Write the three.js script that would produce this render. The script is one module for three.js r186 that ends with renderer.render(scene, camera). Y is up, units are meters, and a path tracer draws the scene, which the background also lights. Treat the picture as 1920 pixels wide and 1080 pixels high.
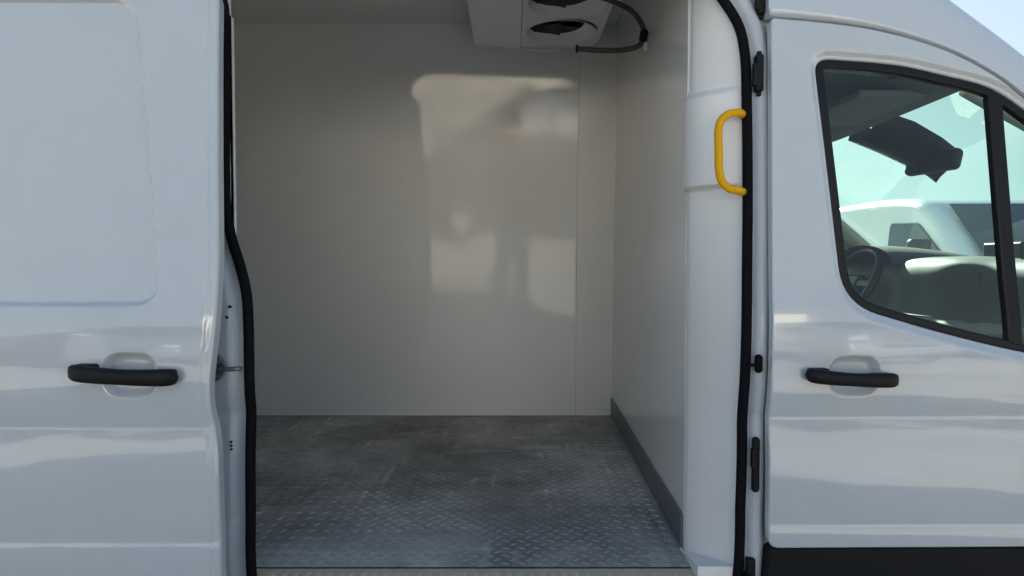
import * as THREE from 'three';
import { mergeGeometries } from 'three/addons/utils/BufferGeometryUtils.js';
import { RoundedBoxGeometry } from 'three/addons/geometries/RoundedBoxGeometry.js';
import { MarchingCubes } from 'three/addons/objects/MarchingCubes.js';

// ---------------------------------------------------------------- camera, sky, sun, exposure
const scene = new THREE.Scene();
const camera = new THREE.PerspectiveCamera(45.75, 16 / 9, 0.004, 600);
camera.position.set(0, 1.42, 1.62);
camera.rotation.set(-2.0 * Math.PI / 180, 0, 0);
scene.add(camera);

const SUN = new THREE.Vector3(0.07, 0.425, -0.90).normalize();
{
  const W = 512, H = 256, data = new Float32Array(W * H * 4);
  for (let j = 0; j < H; j++) for (let i = 0; i < W; i++) {
    const el = ((j + 0.5) / H - 0.5) * Math.PI, az = ((i + 0.5) / W - 0.5) * 2 * Math.PI;
    const d = [Math.cos(el) * Math.cos(az), Math.sin(el), Math.cos(el) * Math.sin(az)];
    const s = Math.max(0, d[1]), t = Math.pow(s, 0.60);
    const c = Math.max(0, d[0] * SUN.x + d[1] * SUN.y + d[2] * SUN.z);
    const mie = 0.10 * Math.pow(c, 6) + 0.5 * Math.pow(c, 60);
    const hor = [0.240, 0.300, 0.318], zen = [0.018, 0.048, 0.120];
    for (let k = 0; k < 3; k++) data[(j * W + i) * 4 + k] = hor[k] * (1 - t) + zen[k] * t + mie * [1, 0.96, 0.9][k];
    data[(j * W + i) * 4 + 3] = 1;
  }
  const tex = new THREE.DataTexture(data, W, H, THREE.RGBAFormat, THREE.FloatType);
  tex.mapping = THREE.EquirectangularReflectionMapping; tex.minFilter = tex.magFilter = THREE.LinearFilter;
  tex.wrapS = THREE.RepeatWrapping; tex.needsUpdate = true;
  scene.background = tex; scene.environment = tex;
}
const sun = new THREE.DirectionalLight(new THREE.Color().setRGB(1, 0.945, 0.85), 5);
sun.position.copy(SUN).multiplyScalar(40); sun.target.position.set(0, 0, 0);
sun.castShadow = true; sun.shadow.radius = 1; sun.shadow.mapSize.set(2048, 2048);
Object.assign(sun.shadow.camera, { left: -16, right: 16, top: 16, bottom: -16, near: 1, far: 90 });
scene.add(sun, sun.target);

const renderer = new THREE.WebGLRenderer({ antialias: true });
renderer.toneMapping = THREE.LinearToneMapping;
renderer.toneMappingExposure = 3.85;
renderer.shadowMap.enabled = true;

// ---------------------------------------------------------------- helpers
let seed = 7; const rnd = () => ((seed = (seed * 1664525 + 1013904223) >>> 0) / 4294967296);
const V = (x, y, z) => new THREE.Vector3(x, y, z);
const clamp = (x, a, b) => Math.min(b, Math.max(a, x));
const smooth = (a, b, x) => { const t = clamp((x - a) / (b - a), 0, 1); return t * t * (3 - 2 * t); };
const hash = (i, j, s = 0) => { let h = (i * 374761393 + j * 668265263 + s * 974711) | 0; h = Math.imul(h ^ (h >>> 13), 1274126177); return ((h ^ (h >>> 16)) >>> 0) / 4294967296; };
function vnoise(x, y, s = 0, per = 0) {
  const i = Math.floor(x), j = Math.floor(y), u = x - i, v = y - j, a = u * u * (3 - 2 * u), b = v * v * (3 - 2 * v);
  const m = per ? (q) => ((q % per) + per) % per : (q) => q;
  const h = (p, q) => hash(m(p), m(q), s);
  return (h(i, j) * (1 - a) + h(i + 1, j) * a) * (1 - b) + (h(i, j + 1) * (1 - a) + h(i + 1, j + 1) * a) * b;
}
const fbm = (x, y, s = 0, o = 4, per = 0) => { let t = 0, a = 0.5, f = 1; for (let k = 0; k < o; k++) { t += a * vnoise(x * f, y * f, s + k, per ? per * f : 0); a *= 0.5; f *= 2; } return t / (1 - Math.pow(0.5, o)); };
function texture(n, fn, metres, srgb = true) {
  const d = new Uint8Array(n * n * 4);
  for (let j = 0; j < n; j++) for (let i = 0; i < n; i++) { const c = fn(i / n, j / n); for (let k = 0; k < 3; k++) d[(j * n + i) * 4 + k] = clamp(Math.round(255 * (c.length ? c[k] : c)), 0, 255); d[(j * n + i) * 4 + 3] = 255; }
  const t = new THREE.DataTexture(d, n, n); t.wrapS = t.wrapT = THREE.RepeatWrapping; t.magFilter = THREE.LinearFilter; t.minFilter = THREE.LinearMipmapLinearFilter; t.generateMipmaps = true;
  if (srgb) t.colorSpace = THREE.SRGBColorSpace; t.repeat.set(1 / metres, 1 / metres); t.needsUpdate = true; return t;
}
const taken = new Map();
const numbered = (n) => { const k = taken.get(n) ?? 0; taken.set(n, k + 1); return k ? `${n}_${String(k).padStart(3, '0')}` : n; };
function add(name, geo, material, parent = scene, label) {
  const m = new THREE.Mesh(geo, material); m.name = parent === scene ? numbered(name) : name; m.castShadow = m.receiveShadow = true; parent.add(m);
  if (label) m.userData.label = label; return m;
}
function thing(name, label, category, [x, y, z] = [0, 0, 0], group) {
  const o = new THREE.Group(); o.name = numbered(name); o.position.set(x, y, z); o.userData = { label, category }; if (group) o.userData.group = group; scene.add(o); return o;
}
const box = (w, h, d, x, y, z, r = 0) => { const g = r ? new RoundedBoxGeometry(w, h, d, 3, r) : new THREE.BoxGeometry(w, h, d); g.translate(x, y, z); return g; };
const bspan = (x0, x1, y0, y1, z0, z1, r = 0) => box(x1 - x0, y1 - y0, z1 - z0, (x0 + x1) / 2, (y0 + y1) / 2, (z0 + z1) / 2, r);
const merge = (l) => mergeGeometries(l.map((g) => { const q = g.index ? g.toNonIndexed() : g; for (const k of Object.keys(q.attributes)) if (!['position', 'normal', 'uv'].includes(k)) q.deleteAttribute(k); return q; }));
const tube = (pts, r, closed = false, n = 80, rs = 12) => new THREE.TubeGeometry(new THREE.CatmullRomCurve3(pts, closed, 'centripetal'), n, r, rs, closed);
// smooth closed or open 2-D outline through points
function curve2(pts, closed = true, n = 160) { const c = new THREE.CatmullRomCurve3(pts.map((p) => V(p[0], p[1], 0)), closed, 'centripetal'); return c.getPoints(n).slice(0, closed ? n : n + 1).map((p) => [p.x, p.y]); }
const interp = (pts, x) => { if (x <= pts[0][0]) return pts[0][1]; for (let i = 1; i < pts.length; i++) if (x <= pts[i][0]) { const t = (x - pts[i - 1][0]) / (pts[i][0] - pts[i - 1][0]); return pts[i - 1][1] + (pts[i][1] - pts[i - 1][1]) * t; } return pts[pts.length - 1][1]; };
// polygon with rounded corners: pts [x, y, radius]
function roundPoly(pts, seg = 8) {
  const out = [], n = pts.length;
  for (let i = 0; i < n; i++) {
    const [x, y, r = 0] = pts[i], a = pts[(i + n - 1) % n], b = pts[(i + 1) % n];
    if (!r) { out.push([x, y]); continue; }
    const da = Math.hypot(a[0] - x, a[1] - y), db = Math.hypot(b[0] - x, b[1] - y);
    const p = [x + (a[0] - x) / da * r, y + (a[1] - y) / da * r], q = [x + (b[0] - x) / db * r, y + (b[1] - y) / db * r];
    for (let k = 0; k <= seg; k++) { const t = k / seg, u = 1 - t; out.push([u * u * p[0] + 2 * u * t * x + t * t * q[0], u * u * p[1] + 2 * u * t * y + t * t * q[1]]); }
  }
  return out;
}
// signed distance (negative inside) and nearest point of a polygon
function polySD(poly) {
  const n = poly.length;
  return (x, y) => {
    let best = 1e9, bx = 0, by = 0, inside = false;
    for (let i = 0, j = n - 1; i < n; j = i++) {
      const [ax, ay] = poly[j], [cx, cy] = poly[i], ex = cx - ax, ey = cy - ay;
      const t = clamp(((x - ax) * ex + (y - ay) * ey) / (ex * ex + ey * ey + 1e-18), 0, 1), px = ax + t * ex, py = ay + t * ey, d = (x - px) ** 2 + (y - py) ** 2;
      if (d < best) { best = d; bx = px; by = py; }
      if ((ay > y) !== (cy > y) && x < ex * (y - ay) / ey + ax) inside = !inside;
    }
    return inside ? -Math.sqrt(best) : Math.sqrt(best);
  };
}
// a pressed sheet: region sd < 0 of the x-y plane, height zf(x, y), edges rolled over with radius r and turned back by depth
function sheet({ sd, box: [x0, x1, y0, y1], z: zf, cell = 0.01, r = 0.006, depth = 0.015, far = false }) {
  const S = (x, y) => sd(x, y) + r, nx = Math.ceil((x1 - x0) / cell), ny = Math.ceil((y1 - y0) / cell), e = cell * 0.05;
  const px = [], py = [], ok = [], id = new Int32Array((nx + 1) * (ny + 1)).fill(-1);
  const grad = (x, y) => { let gx = S(x + e, y) - S(x - e, y), gy = S(x, y + e) - S(x, y - e); const l = Math.hypot(gx, gy) || 1; return [gx / l, gy / l]; };
  for (let j = 0; j <= ny; j++) for (let i = 0; i <= nx; i++) {
    let x = x0 + i * cell, y = y0 + j * cell, s = S(x, y); const k = j * (nx + 1) + i;
    if (Math.abs(s) < cell * 0.72) { for (let q = 0; q < 3; q++) { const g = grad(x, y); s = S(x, y); x -= g[0] * s; y -= g[1] * s; } s = 0; }
    px[k] = x; py[k] = y; ok[k] = s <= 1e-9;
  }
  const pos = [], nor = [], uv = [], idx = [];
  const nrm = (x, y) => { const h = 0.0012, a = (zf(x + h, y) - zf(x - h, y)) / (2 * h), b = (zf(x, y + h) - zf(x, y - h)) / (2 * h), l = Math.hypot(a, b, 1); return [-a / l, -b / l, 1 / l]; };
  const put = (x, y, z, n) => { pos.push(x, y, z); nor.push(...n); uv.push(x, y); return pos.length / 3 - 1; };
  const vert = (k) => { if (id[k] < 0) id[k] = put(px[k], py[k], zf(px[k], py[k]), nrm(px[k], py[k])); return id[k]; };
  const edges = new Map();
  const tri = (a, b, c) => {
    const ar = (px[b] - px[a]) * (py[c] - py[a]) - (px[c] - px[a]) * (py[b] - py[a]); if (Math.abs(ar) > 1e-11) idx.push(vert(a), vert(b), vert(c));
    for (const [p, q] of [[a, b], [b, c], [c, a]]) { const rk = q * 4194304 + p; if (edges.has(rk)) edges.delete(rk); else edges.set(p * 4194304 + q, [p, q]); }
  };
  for (let j = 0; j < ny; j++) for (let i = 0; i < nx; i++) {
    const a = j * (nx + 1) + i, b = a + 1, c = b + nx + 1, d = a + nx + 1, n = ok[a] + ok[b] + ok[c] + ok[d];
    if (n === 4) { tri(a, b, c); tri(a, c, d); } else if (n === 3) { const l = [a, b, c, d].filter((k) => ok[k]); tri(l[0], l[1], l[2]); }
  }
  if (depth > 0) {
    const rings = new Map(), steps = 5;
    const ring = (k) => {
      if (rings.has(k)) return rings.get(k);
      const x = px[k], y = py[k], g = grad(x, y), n = nrm(x, y), z = zf(x, y), out = [];
      for (let s = 0; s <= steps; s++) { const f = s / steps * Math.PI / 2, o = r * Math.sin(f), bk = r * (1 - Math.cos(f)); out.push(put(x + g[0] * o, y + g[1] * o, z - bk, [n[0] * Math.cos(f) + g[0] * Math.sin(f), n[1] * Math.cos(f) + g[1] * Math.sin(f), n[2] * Math.cos(f)])); }
      out.push(put(x + g[0] * r, y + g[1] * r, z - r - depth, [g[0], g[1], 0]));
      rings.set(k, out); return out;
    };
    for (const [p, q] of edges.values()) { const A = ring(p), B = ring(q); for (let s = 0; s < A.length - 1; s++) { idx.push(A[s], A[s + 1], B[s + 1]); idx.push(A[s], B[s + 1], B[s]); } }
  }
  if (far) { for (let i = 2; i < pos.length; i += 3) { pos[i] = -2.06 - pos[i]; nor[i] = -nor[i]; } for (let i = 0; i < idx.length; i += 3) [idx[i + 1], idx[i + 2]] = [idx[i + 2], idx[i + 1]]; }
  const g = new THREE.BufferGeometry();
  g.setAttribute('position', new THREE.Float32BufferAttribute(pos, 3)); g.setAttribute('normal', new THREE.Float32BufferAttribute(nor, 3)); g.setAttribute('uv', new THREE.Float32BufferAttribute(uv, 2)); g.setIndex(idx);
  return g;
}
// ruled / lofted surface from rows of points
function loft(rows) {
  const n = rows[0].length, pos = [], uv = [], idx = [];
  rows.forEach((r, j) => r.forEach((p, i) => { pos.push(...p); uv.push(p[0] + p[2], p[1]); if (j && i) { const a = (j - 1) * n + i - 1; idx.push(a, a + 1, a + n + 1, a, a + n + 1, a + n); } }));
  const g = new THREE.BufferGeometry(); g.setAttribute('position', new THREE.Float32BufferAttribute(pos, 3)); g.setAttribute('uv', new THREE.Float32BufferAttribute(uv, 2)); g.setIndex(idx); g.computeVertexNormals(); return g;
}
function prism(poly, depth, bevel = 0.006, holes = []) {   // extruded outline in x-y, front face at z = 0 and body behind it
  const s = new THREE.Shape(poly.map((p) => new THREE.Vector2(p[0], p[1])));
  for (const h of holes) s.holes.push(new THREE.Path(h.map((p) => new THREE.Vector2(p[0], p[1]))));
  const g = new THREE.ExtrudeGeometry(s, { depth: Math.max(1e-4, depth - 2 * bevel), bevelEnabled: bevel > 0, bevelThickness: bevel, bevelSize: bevel, bevelOffset: -bevel, bevelSegments: 3 });
  g.translate(0, 0, -depth + bevel); return g;
}

// ---------------------------------------------------------------- materials
const rgb = (r, g, b) => new THREE.Color().setRGB(r, g, b);
const std = (c, rough, o = {}) => new THREE.MeshStandardMaterial({ color: c, roughness: rough, ...o });
const phys = (c, rough, o = {}) => new THREE.MeshPhysicalMaterial({ color: c, roughness: rough, ...o });
const grime = texture(512, (u, v) => { const d = 0.985 + 0.015 * fbm(u * 40, v * 40, 3, 4, 40) - 0.012 * smooth(0.62, 0.8, fbm(u * 9, v * 9, 21, 5, 9)); return [d, d * 0.995, d * 0.985]; }, 1.7);
const M = {
  paint: phys(rgb(0.545, 0.585, 0.625), 0.10, { map: grime, ior: 1.6, clearcoat: 1, clearcoatRoughness: 0.02 }),
  paintPlain: phys(rgb(0.545, 0.585, 0.625), 0.10, { ior: 1.6, clearcoat: 1, clearcoatRoughness: 0.02 }),
  frameP: phys(rgb(0.52, 0.555, 0.60), 0.5, { clearcoat: 0.6, clearcoatRoughness: 0.15 }),
  rubber: phys(rgb(0.005, 0.005, 0.007), 0.75, { specularIntensity: 0.25 }),
  plastic: phys(rgb(0.008, 0.008, 0.010), 0.5, { specularIntensity: 0.4 }),
  blackFrame: phys(rgb(0.009, 0.009, 0.011), 0.35, { specularIntensity: 0.45 }),
  cladding: phys(rgb(0.009, 0.010, 0.013), 0.65, { specularIntensity: 0.4 }),
  glass: phys(rgb(0.80, 0.945, 0.865), 0, { transmission: 1, thickness: 0, ior: 1.5 }),
  yellow: phys(rgb(0.78, 0.40, 0.0), 0.5, { specularIntensity: 0.4 }),
  steel: std(rgb(0.42, 0.42, 0.43), 0.38, { metalness: 1 }),
  darkSteel: std(rgb(0.22, 0.22, 0.23), 0.45, { metalness: 0.9 }),
  tyre: std(rgb(0.015, 0.015, 0.016), 0.85),
  darkTrim: std(rgb(0.030, 0.032, 0.036), 0.7),
  greyTrim: std(rgb(0.10, 0.10, 0.10), 0.6),
  headliner: std(rgb(0.13, 0.13, 0.125), 0.95),
};
const wallTex = texture(512, (u, v) => { const d = 0.965 + 0.035 * fbm(u * 6, v * 6, 5, 5, 6) - 0.04 * smooth(0.62, 0.75, fbm(u * 16, v * 5, 9, 4, 1) * 1.0); return [d, d * 0.997, d * 0.992]; }, 2.2);
M.wall = phys(rgb(0.895, 0.895, 0.89), 0.06, { map: wallTex, ior: 1.75 });
M.wallSatin = phys(rgb(0.88, 0.87, 0.85), 0.16, { map: wallTex, ior: 1.65 });
M.jamb = phys(rgb(0.86, 0.855, 0.84), 0.5, { map: wallTex, clearcoat: 0.35, clearcoatRoughness: 0.3 });
M.ceiling = phys(rgb(0.88, 0.86, 0.82), 0.5, { clearcoat: 0.5, clearcoatRoughness: 0.2 });

// ---------------------------------------------------------------- shape of the van's side (height -> how far it bulges)
const SL = [[0.38, 0.12], [0.735, 0.06], [0.762, -0.02], [0.782, -0.15], [0.797, 0.10], [0.85, 0.05], [0.92, 0], [0.98, -0.04], [1.046, -0.07], [1.06, 0.24], [1.095, 0.15], [1.13, 0.05], [1.17, 0], [1.25, -0.05], [1.32, -0.13], [1.40, -0.10], [1.5, -0.085], [2.2, -0.10], [2.8, -0.2]];
const SIDE = (() => {
  const slope = (y) => { if (y <= SL[0][0]) return SL[0][1]; for (let i = 1; i < SL.length; i++) if (y < SL[i][0]) { const t = (y - SL[i - 1][0]) / (SL[i][0] - SL[i - 1][0]); return SL[i - 1][1] + (SL[i][1] - SL[i - 1][1]) * (t * t * (3 - 2 * t)); } return SL[SL.length - 1][1]; };
  const h = 0.002, n = 1300, a = new Float64Array(n); for (let i = 1; i < n; i++) a[i] = a[i - 1] + h * slope(0.3 + (i - 0.5) * h);
  const at = (y) => { const f = clamp((y - 0.3) / h, 0, n - 1.001), i = Math.floor(f); return a[i] + (a[i + 1] - a[i]) * (f - i); }, ref = at(1.15);
  return (y) => at(y) - ref;
})();
const noseIn = (x) => (x > 1.6 ? -0.09 * (x - 1.6) ** 2 : 0);
const wavy = (x, y, s, a = 0.0007) => a * (fbm(x * 3.1, y * 5.3, s, 3) - 0.5) * 2;

// ---------------------------------------------------------------- the white van with its side door slid open
const van = thing('refrigerated_van', 'white high-roof panel van with its side door slid open onto a white lined cargo box', 'van');

// outline of the side door opening
const apertureL = [[-0.735, 2.113], [-0.726, 2.065], [-0.718, 1.881], [-0.713, 1.639], [-0.707, 1.546], [-0.692, 1.48], [-0.670, 1.414], [-0.653, 1.348], [-0.6465, 1.283], [-0.6445, 1.152], [-0.648, 0.886], [-0.652, 0.639], [-0.648, 0.595], [-0.62, 0.565]];
const apertureR = [[0.53, 0.565], [0.558, 0.595], [0.565, 0.639], [0.568, 0.886], [0.5715, 1.152], [0.5835, 1.546], [0.5865, 1.84], [0.584, 1.949], [0.571, 2.017], [0.532, 2.086], [0.486, 2.141], [0.42, 2.18], [0.30, 2.195]];
const aperture = curve2([...apertureL, ...apertureR, [-0.2, 2.20], [-0.66, 2.19]], true, 170);
const sdAp = polySD(aperture);
const zFrame = (x, y) => { if (x < -0.95) return SIDE(y) + 0.007; const a = sdAp(x, y); return SIDE(y) - 0.052 + (x < 0.2 ? 0.047 * smooth(0.15, 0.19, a) : 0) + (x > 0.3 ? 0.016 * smooth(0.012, 0.036, a) - 0.02 * smooth(0.046, 0.070, a) : 0.012 * smooth(0.03, 0.05, a)); };
{
  const outer = polySD([[-1.2, 0.42], [0.70, 0.42], [0.70, 2.25], [-1.2, 2.25]]), rear = polySD([[-3.75, 0.42], [-1.199, 0.42], [-1.199, 2.25], [-3.75, 2.25]]);
  const wheelC = (x, y) => Math.hypot(x + 2.62, y - 0.34) - 0.44;
  add('door_frame', sheet({ sd: (x, y) => { const o = outer(x, y); return x > -0.5 && x < 0.4 && y > 0.75 && y < 1.95 ? 0.1 : Math.max(o, 0.006 - sdAp(x, y)); }, box: [-1.21, 0.71, 0.41, 2.26], z: zFrame, cell: 0.007, r: 0.004, depth: 0.03 }), M.frameP, van);
  add('side_body', sheet({ sd: (x, y) => Math.max(rear(x, y), -wheelC(x, y)), box: [-3.76, -1.19, 0.41, 2.26], z: (x, y) => SIDE(y) + 0.007, cell: 0.03, r: 0.004, depth: 0.03 }), M.paintPlain, van);
}
const onFrame = (x, y, o = 0) => V(x, y, SIDE(y) - 0.046 + o);
{ // black rubber seal round the opening
  const s = add('door_seal', tube(aperture.map(([x, y]) => onFrame(x, y)), 0.0125, true, 400, 14), M.rubber, van);
}
// -------- cab door
const seam = [[0.634, 2.024], [0.783, 2.010], [0.887, 1.994], [0.99, 1.967], [1.093, 1.928], [1.195, 1.868], [1.245, 1.829], [1.45, 1.665], [1.70, 1.450], [1.85, 1.31]];
const seamC = curve2(seam, false, 60);
const sdDoorFull = polySD(roundPoly([[0.6225, 0.731, 0.025], [0.617, 1.03, 0.1], [0.622, 1.287, 0.1], [0.634, 2.0, 0], [0.635, 2.025, 0.012], ...seamC.slice(1).map((p) => [p[0], p[1], 0]), [1.93, 1.16, 0.05], [1.95, 0.98, 0.05], [1.80, 0.737, 0.05]]));
const sdDoor = (x, y) => (x > 0.69 && x < 1.72 && y > 0.8 && y < 1.36 ? -0.06 : sdDoorFull(x, y));
const win = roundPoly([[0.7435, 1.924, 0.036], ...curve2([[0.788, 1.9225], [0.891, 1.915], [0.969, 1.905], [1.047, 1.887], [1.164, 1.856], [1.208, 1.832], [1.253, 1.799], [1.40, 1.68], [1.60, 1.49], [1.70, 1.38]], false, 44).map((p) => [p[0], p[1], 0]), [1.78, 1.25, 0.05], [1.60, 1.178, 0.05], ...curve2([[1.42, 1.18], [1.229, 1.209], [1.024, 1.258], [0.884, 1.299]], false, 16).map((p) => [p[0], p[1], 0]), [0.800, 1.325, 0.085]]);
const sdWin = polySD(win);
const cabDoor = add('cab_door', sheet({
  sd: (x, y) => Math.max(sdDoor(x, y), -sdWin(x, y)), box: [0.60, 1.97, 0.72, 2.035], cell: 0.0055, r: 0.005, depth: 0.02,
  z: (x, y) => { const w = x < 0.70 || y < 1.13 || y > 1.97 ? 1 : sdWin(x, y), hx = (x - 0.818) / 0.062, hy = (y - 1.154) / 0.048, q = hx ** 4 + hy * hy; return SIDE(y) + noseIn(x) + wavy(x, y, 11, 0.0010) - 0.013 * (1 - smooth(0.002, 0.024, w)) - 0.020 * (1 - smooth(0.40, 1.10, q)); },
}), M.paint, van);
{
  const zW = (o) => (x, y) => SIDE(y) + noseIn(x) - o;
  add('window_seal', sheet({ sd: (x, y) => { const w = sdWin(x, y); return Math.max(w - 0.001, -(w + 0.021)); }, box: [0.71, 1.8, 1.16, 1.95], z: zW(0.014), cell: 0.006, r: 0.005, depth: 0.012 }), M.blackFrame, cabDoor);
  const bar = polySD([[1.162, 1.93], [1.198, 1.93], [1.232, 1.15], [1.196, 1.15]]);
  add('window_bar', sheet({ sd: (x, y) => Math.max(bar(x, y), sdWin(x, y) + 0.012), box: [1.1, 1.26, 1.15, 1.93], z: zW(0.0125), cell: 0.006, r: 0.005, depth: 0.014 }), M.blackFrame, cabDoor);
  add('side_window', sheet({ sd: (x, y) => Math.max(sdWin(x, y) + 0.014, x - (1.181 + (1.9 - y) * 0.045)), box: [0.72, 1.3, 1.16, 1.94], z: zW(0.024), cell: 0.02, r: 0.001, depth: 0 }), M.glass, cabDoor);
  add('quarter_window', sheet({ sd: (x, y) => Math.max(sdWin(x, y) + 0.014, (1.183 + (1.9 - y) * 0.045) - x), box: [1.1, 1.8, 1.16, 1.94], z: zW(0.024), cell: 0.02, r: 0.001, depth: 0 }), M.glass, cabDoor);
  // inner trim of the door
  add('door_card', sheet({ sd: (x, y) => Math.max(sdDoor(x, y) + 0.05, -(sdWin(x, y) + 0.0)), box: [0.63, 1.95, 0.75, 2.0], z: zW(0.075), cell: 0.012, r: 0.008, depth: 0.03 }), M.greyTrim, cabDoor);
}
function pullHandle(parent, cx, cy, L, h, zf) {   // black bar handle standing off the skin
  const pts = [], n = 36, rows = [];
  for (let i = 0; i <= n; i++) {
    const t = i / n * 2 - 1, e = Math.sqrt(Math.max(0, 1 - Math.pow(Math.abs(t), 14))), hh = h * (0.86 + 0.14 * Math.abs(t)) * Math.max(e, 0.02), x = cx + t * L / 2, y = cy - t * 0.006 - 0.004 * (1 - t * t), zc = zf(x, cy) + 0.016 + 0.012 * (1 - Math.pow(Math.abs(t), 3)), dd = 0.013 * Math.max(e, 0.02), row = [];
    for (let k = 0; k <= 20; k++) { const a = k / 20 * 2 * Math.PI, c = Math.cos(a), s = Math.sin(a); row.push([x, y + hh / 2 * Math.sign(s) * Math.pow(Math.abs(s), 0.7), zc + dd * Math.sign(c) * Math.pow(Math.abs(c), 0.8)]); }
    rows.push(row);
  }
  const g = [loft(rows)];
  for (const s of [-1, 1]) g.push(box(0.05, h * 0.8, 0.03, cx + s * (L / 2 - 0.035), cy - s * 0.006, zf(cx, cy) + 0.006, 0.008));
  return add('door_handle', merge(g), M.plastic, parent);
}
pullHandle(cabDoor, 0.803, 1.153, 0.222, 0.036, (x, y) => SIDE(y));

// -------- sliding door, pushed back along the side and standing proud of it
const SX0 = -1.97, SX1 = -0.66;
const slideEdge = curve2([[-0.678, 2.0], [-0.672, 1.7], [-0.664, 1.42], [-0.668, 1.27], [-0.681, 1.14], [-0.680, 1.085], [-0.669, 1.01], [-0.666, 0.92], [-0.667, 0.56]], false, 50);
const edgeX = (y) => interp(slideEdge.map((p) => [p[1], p[0]]).reverse(), y);
const panelPoly = roundPoly([[-0.862, 2.035, 0.075], [-1.76, 2.035, 0.07], [-1.80, 1.324, 0.09], [-0.784, 1.324, 0.075]]);
const sdPanelFull = polySD(panelPoly), sdSlideFull = polySD(roundPoly([[SX0, 0.52, 0.05], [-0.667, 0.52, 0.03], ...[...slideEdge].reverse().map((p) => [p[0], p[1], 0]), [-0.679, 2.062, 0.04], [SX0, 2.062, 0.05]]));
const sdPanel = (x, y) => (y < 1.28 ? 1 : x < -0.96 && x > -1.64 && y > 1.40 && y < 1.95 ? -1 : sdPanelFull(x, y)), sdSlide = (x, y) => (x > -1.88 && x < -0.76 && y > 0.61 && y < 1.96 ? -0.08 : sdSlideFull(x, y));
const zSlide = (x, y) => {
  const hx = (x + 0.856) / 0.062, hy = (y - 1.172) / 0.050, q = hx ** 4 + hy * hy, w = sdPanel(x, y);
  return SIDE(y) + 0.10 + wavy(x, y, 31, 0.0016) - 0.011 * (1 - smooth(-0.011, 0.0, w)) - 0.020 * (1 - smooth(0.40, 1.10, q)) - 0.0035 * smooth(-0.0225, -0.0165, x - edgeX(y));
};
const slide = add('sliding_door', sheet({ sd: sdSlide, box: [SX0 - 0.01, SX1 + 0.01, 0.51, 2.11], z: zSlide, cell: 0.0045, r: 0.010, depth: 0.022 }), M.paint, van);
add('inner_panel', sheet({ sd: (x, y) => sdSlide(x, y) + 0.055, box: [SX0, SX1, 0.5, 2.11], z: (x, y) => SIDE(y) + 0.062, cell: 0.03, r: 0.01, depth: 0.03 }), M.frameP, slide);
pullHandle(slide, -0.861, 1.176, 0.245, 0.040, (x, y) => SIDE(y) + 0.10);

// -------- pillar fittings
{
  const hinge = (x, y, h) => { const z = SIDE(y) - 0.03; return merge([box(0.020, h, 0.024, x, y, z, 0.006), box(0.013, h * 0.62, 0.014, x - 0.010, y - h * 0.06, z + 0.006, 0.004), box(0.012, h + 0.02, 0.010, x + 0.002, y, z - 0.004, 0.004)]); };
  add('hinge', hinge(0.612, 1.893, 0.092), M.plastic, van); add('hinge', hinge(0.622, 2.085, 0.085), M.plastic, van);
  const oval = (x, y, w, h, d) => { const g = new THREE.CapsuleGeometry(w / 2, h - w, 6, 16); g.scale(1, 1, d / w); g.translate(x, y, SIDE(y) - 0.033); return g; };
  const b = add('rubber_buffer', merge([oval(0.5995, 1.178, 0.019, 0.046, 0.022), box(0.03, 0.008, 0.008, 0.585, 1.175, SIDE(1.178) - 0.03, 0.003)]), M.rubber, van);
  add('latch_cover', merge([oval(0.598, 0.928, 0.019, 0.138, 0.02), box(0.014, 0.05, 0.016, 0.592, 0.945, SIDE(0.93) - 0.028, 0.004)]), M.plastic, van);
  add('lower_guide', merge([box(0.022, 0.075, 0.02, 0.592, 0.655, SIDE(0.66) - 0.034, 0.006), box(0.014, 0.03, 0.03, 0.584, 0.64, SIDE(0.65) - 0.03, 0.004)]), M.plastic, van);
  // striker on the rear pillar
  const zs = SIDE(1.17) - 0.035;
  const plate = prism(roundPoly([[-0.735, 1.205, 0.008], [-0.708, 1.203, 0.012], [-0.687, 1.172, 0.01], [-0.704, 1.140, 0.012], [-0.735, 1.133, 0.008]]), 0.012, 0.003); plate.translate(0, 0, zs + 0.018);
  const st = add('door_striker', plate, M.darkSteel, van);
  const pin = new THREE.CylinderGeometry(0.0055, 0.0065, 0.052, 14); pin.rotateZ(-Math.PI / 2 + 0.06); pin.translate(-0.676, 1.1685, zs + 0.026); add('striker_pin', pin, M.steel, st);
  for (const y of [1.187, 1.150]) { const g = new THREE.CylinderGeometry(0.0055, 0.0055, 0.006, 12); g.rotateX(Math.PI / 2); g.translate(-0.707, y, zs + 0.02); add('bolt', g, M.steel, st); }
  for (const [x, y] of [[-0.690, 1.290], [-0.684, 1.316]]) { const g = new THREE.CylinderGeometry(0.0035, 0.0035, 0.006, 10); g.rotateX(Math.PI / 2); g.translate(x - 0.006, y, SIDE(y) - 0.04); add('plug', g, M.plastic, van); }
  for (const y of [0.982, 0.973, 0.964]) { const g = new THREE.CylinderGeometry(0.0026, 0.0026, 0.006, 10); g.rotateX(Math.PI / 2); g.translate(-0.692, y, SIDE(y) - 0.04); add('plug', g, M.plastic, van); }
}
// black sill cladding under the cab door
add('sill_trim', sheet({ sd: polySD([[0.605, 0.36], [1.80, 0.36], [1.80, 0.728], [0.628, 0.728]]), box: [0.59, 1.82, 0.35, 0.74], z: (x, y) => SIDE(y) - 0.012, cell: 0.02, r: 0.012, depth: 0.05 }), M.cladding, van);
add('sill_trim', sheet({ sd: polySD([[-3.7, 0.36], [0.59, 0.36], [0.57, 0.50], [-3.7, 0.50]]), box: [-3.72, 0.6, 0.35, 0.52], z: (x, y) => SIDE(y) + 0.004, cell: 0.03, r: 0.012, depth: 0.05 }), M.cladding, van);

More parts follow.
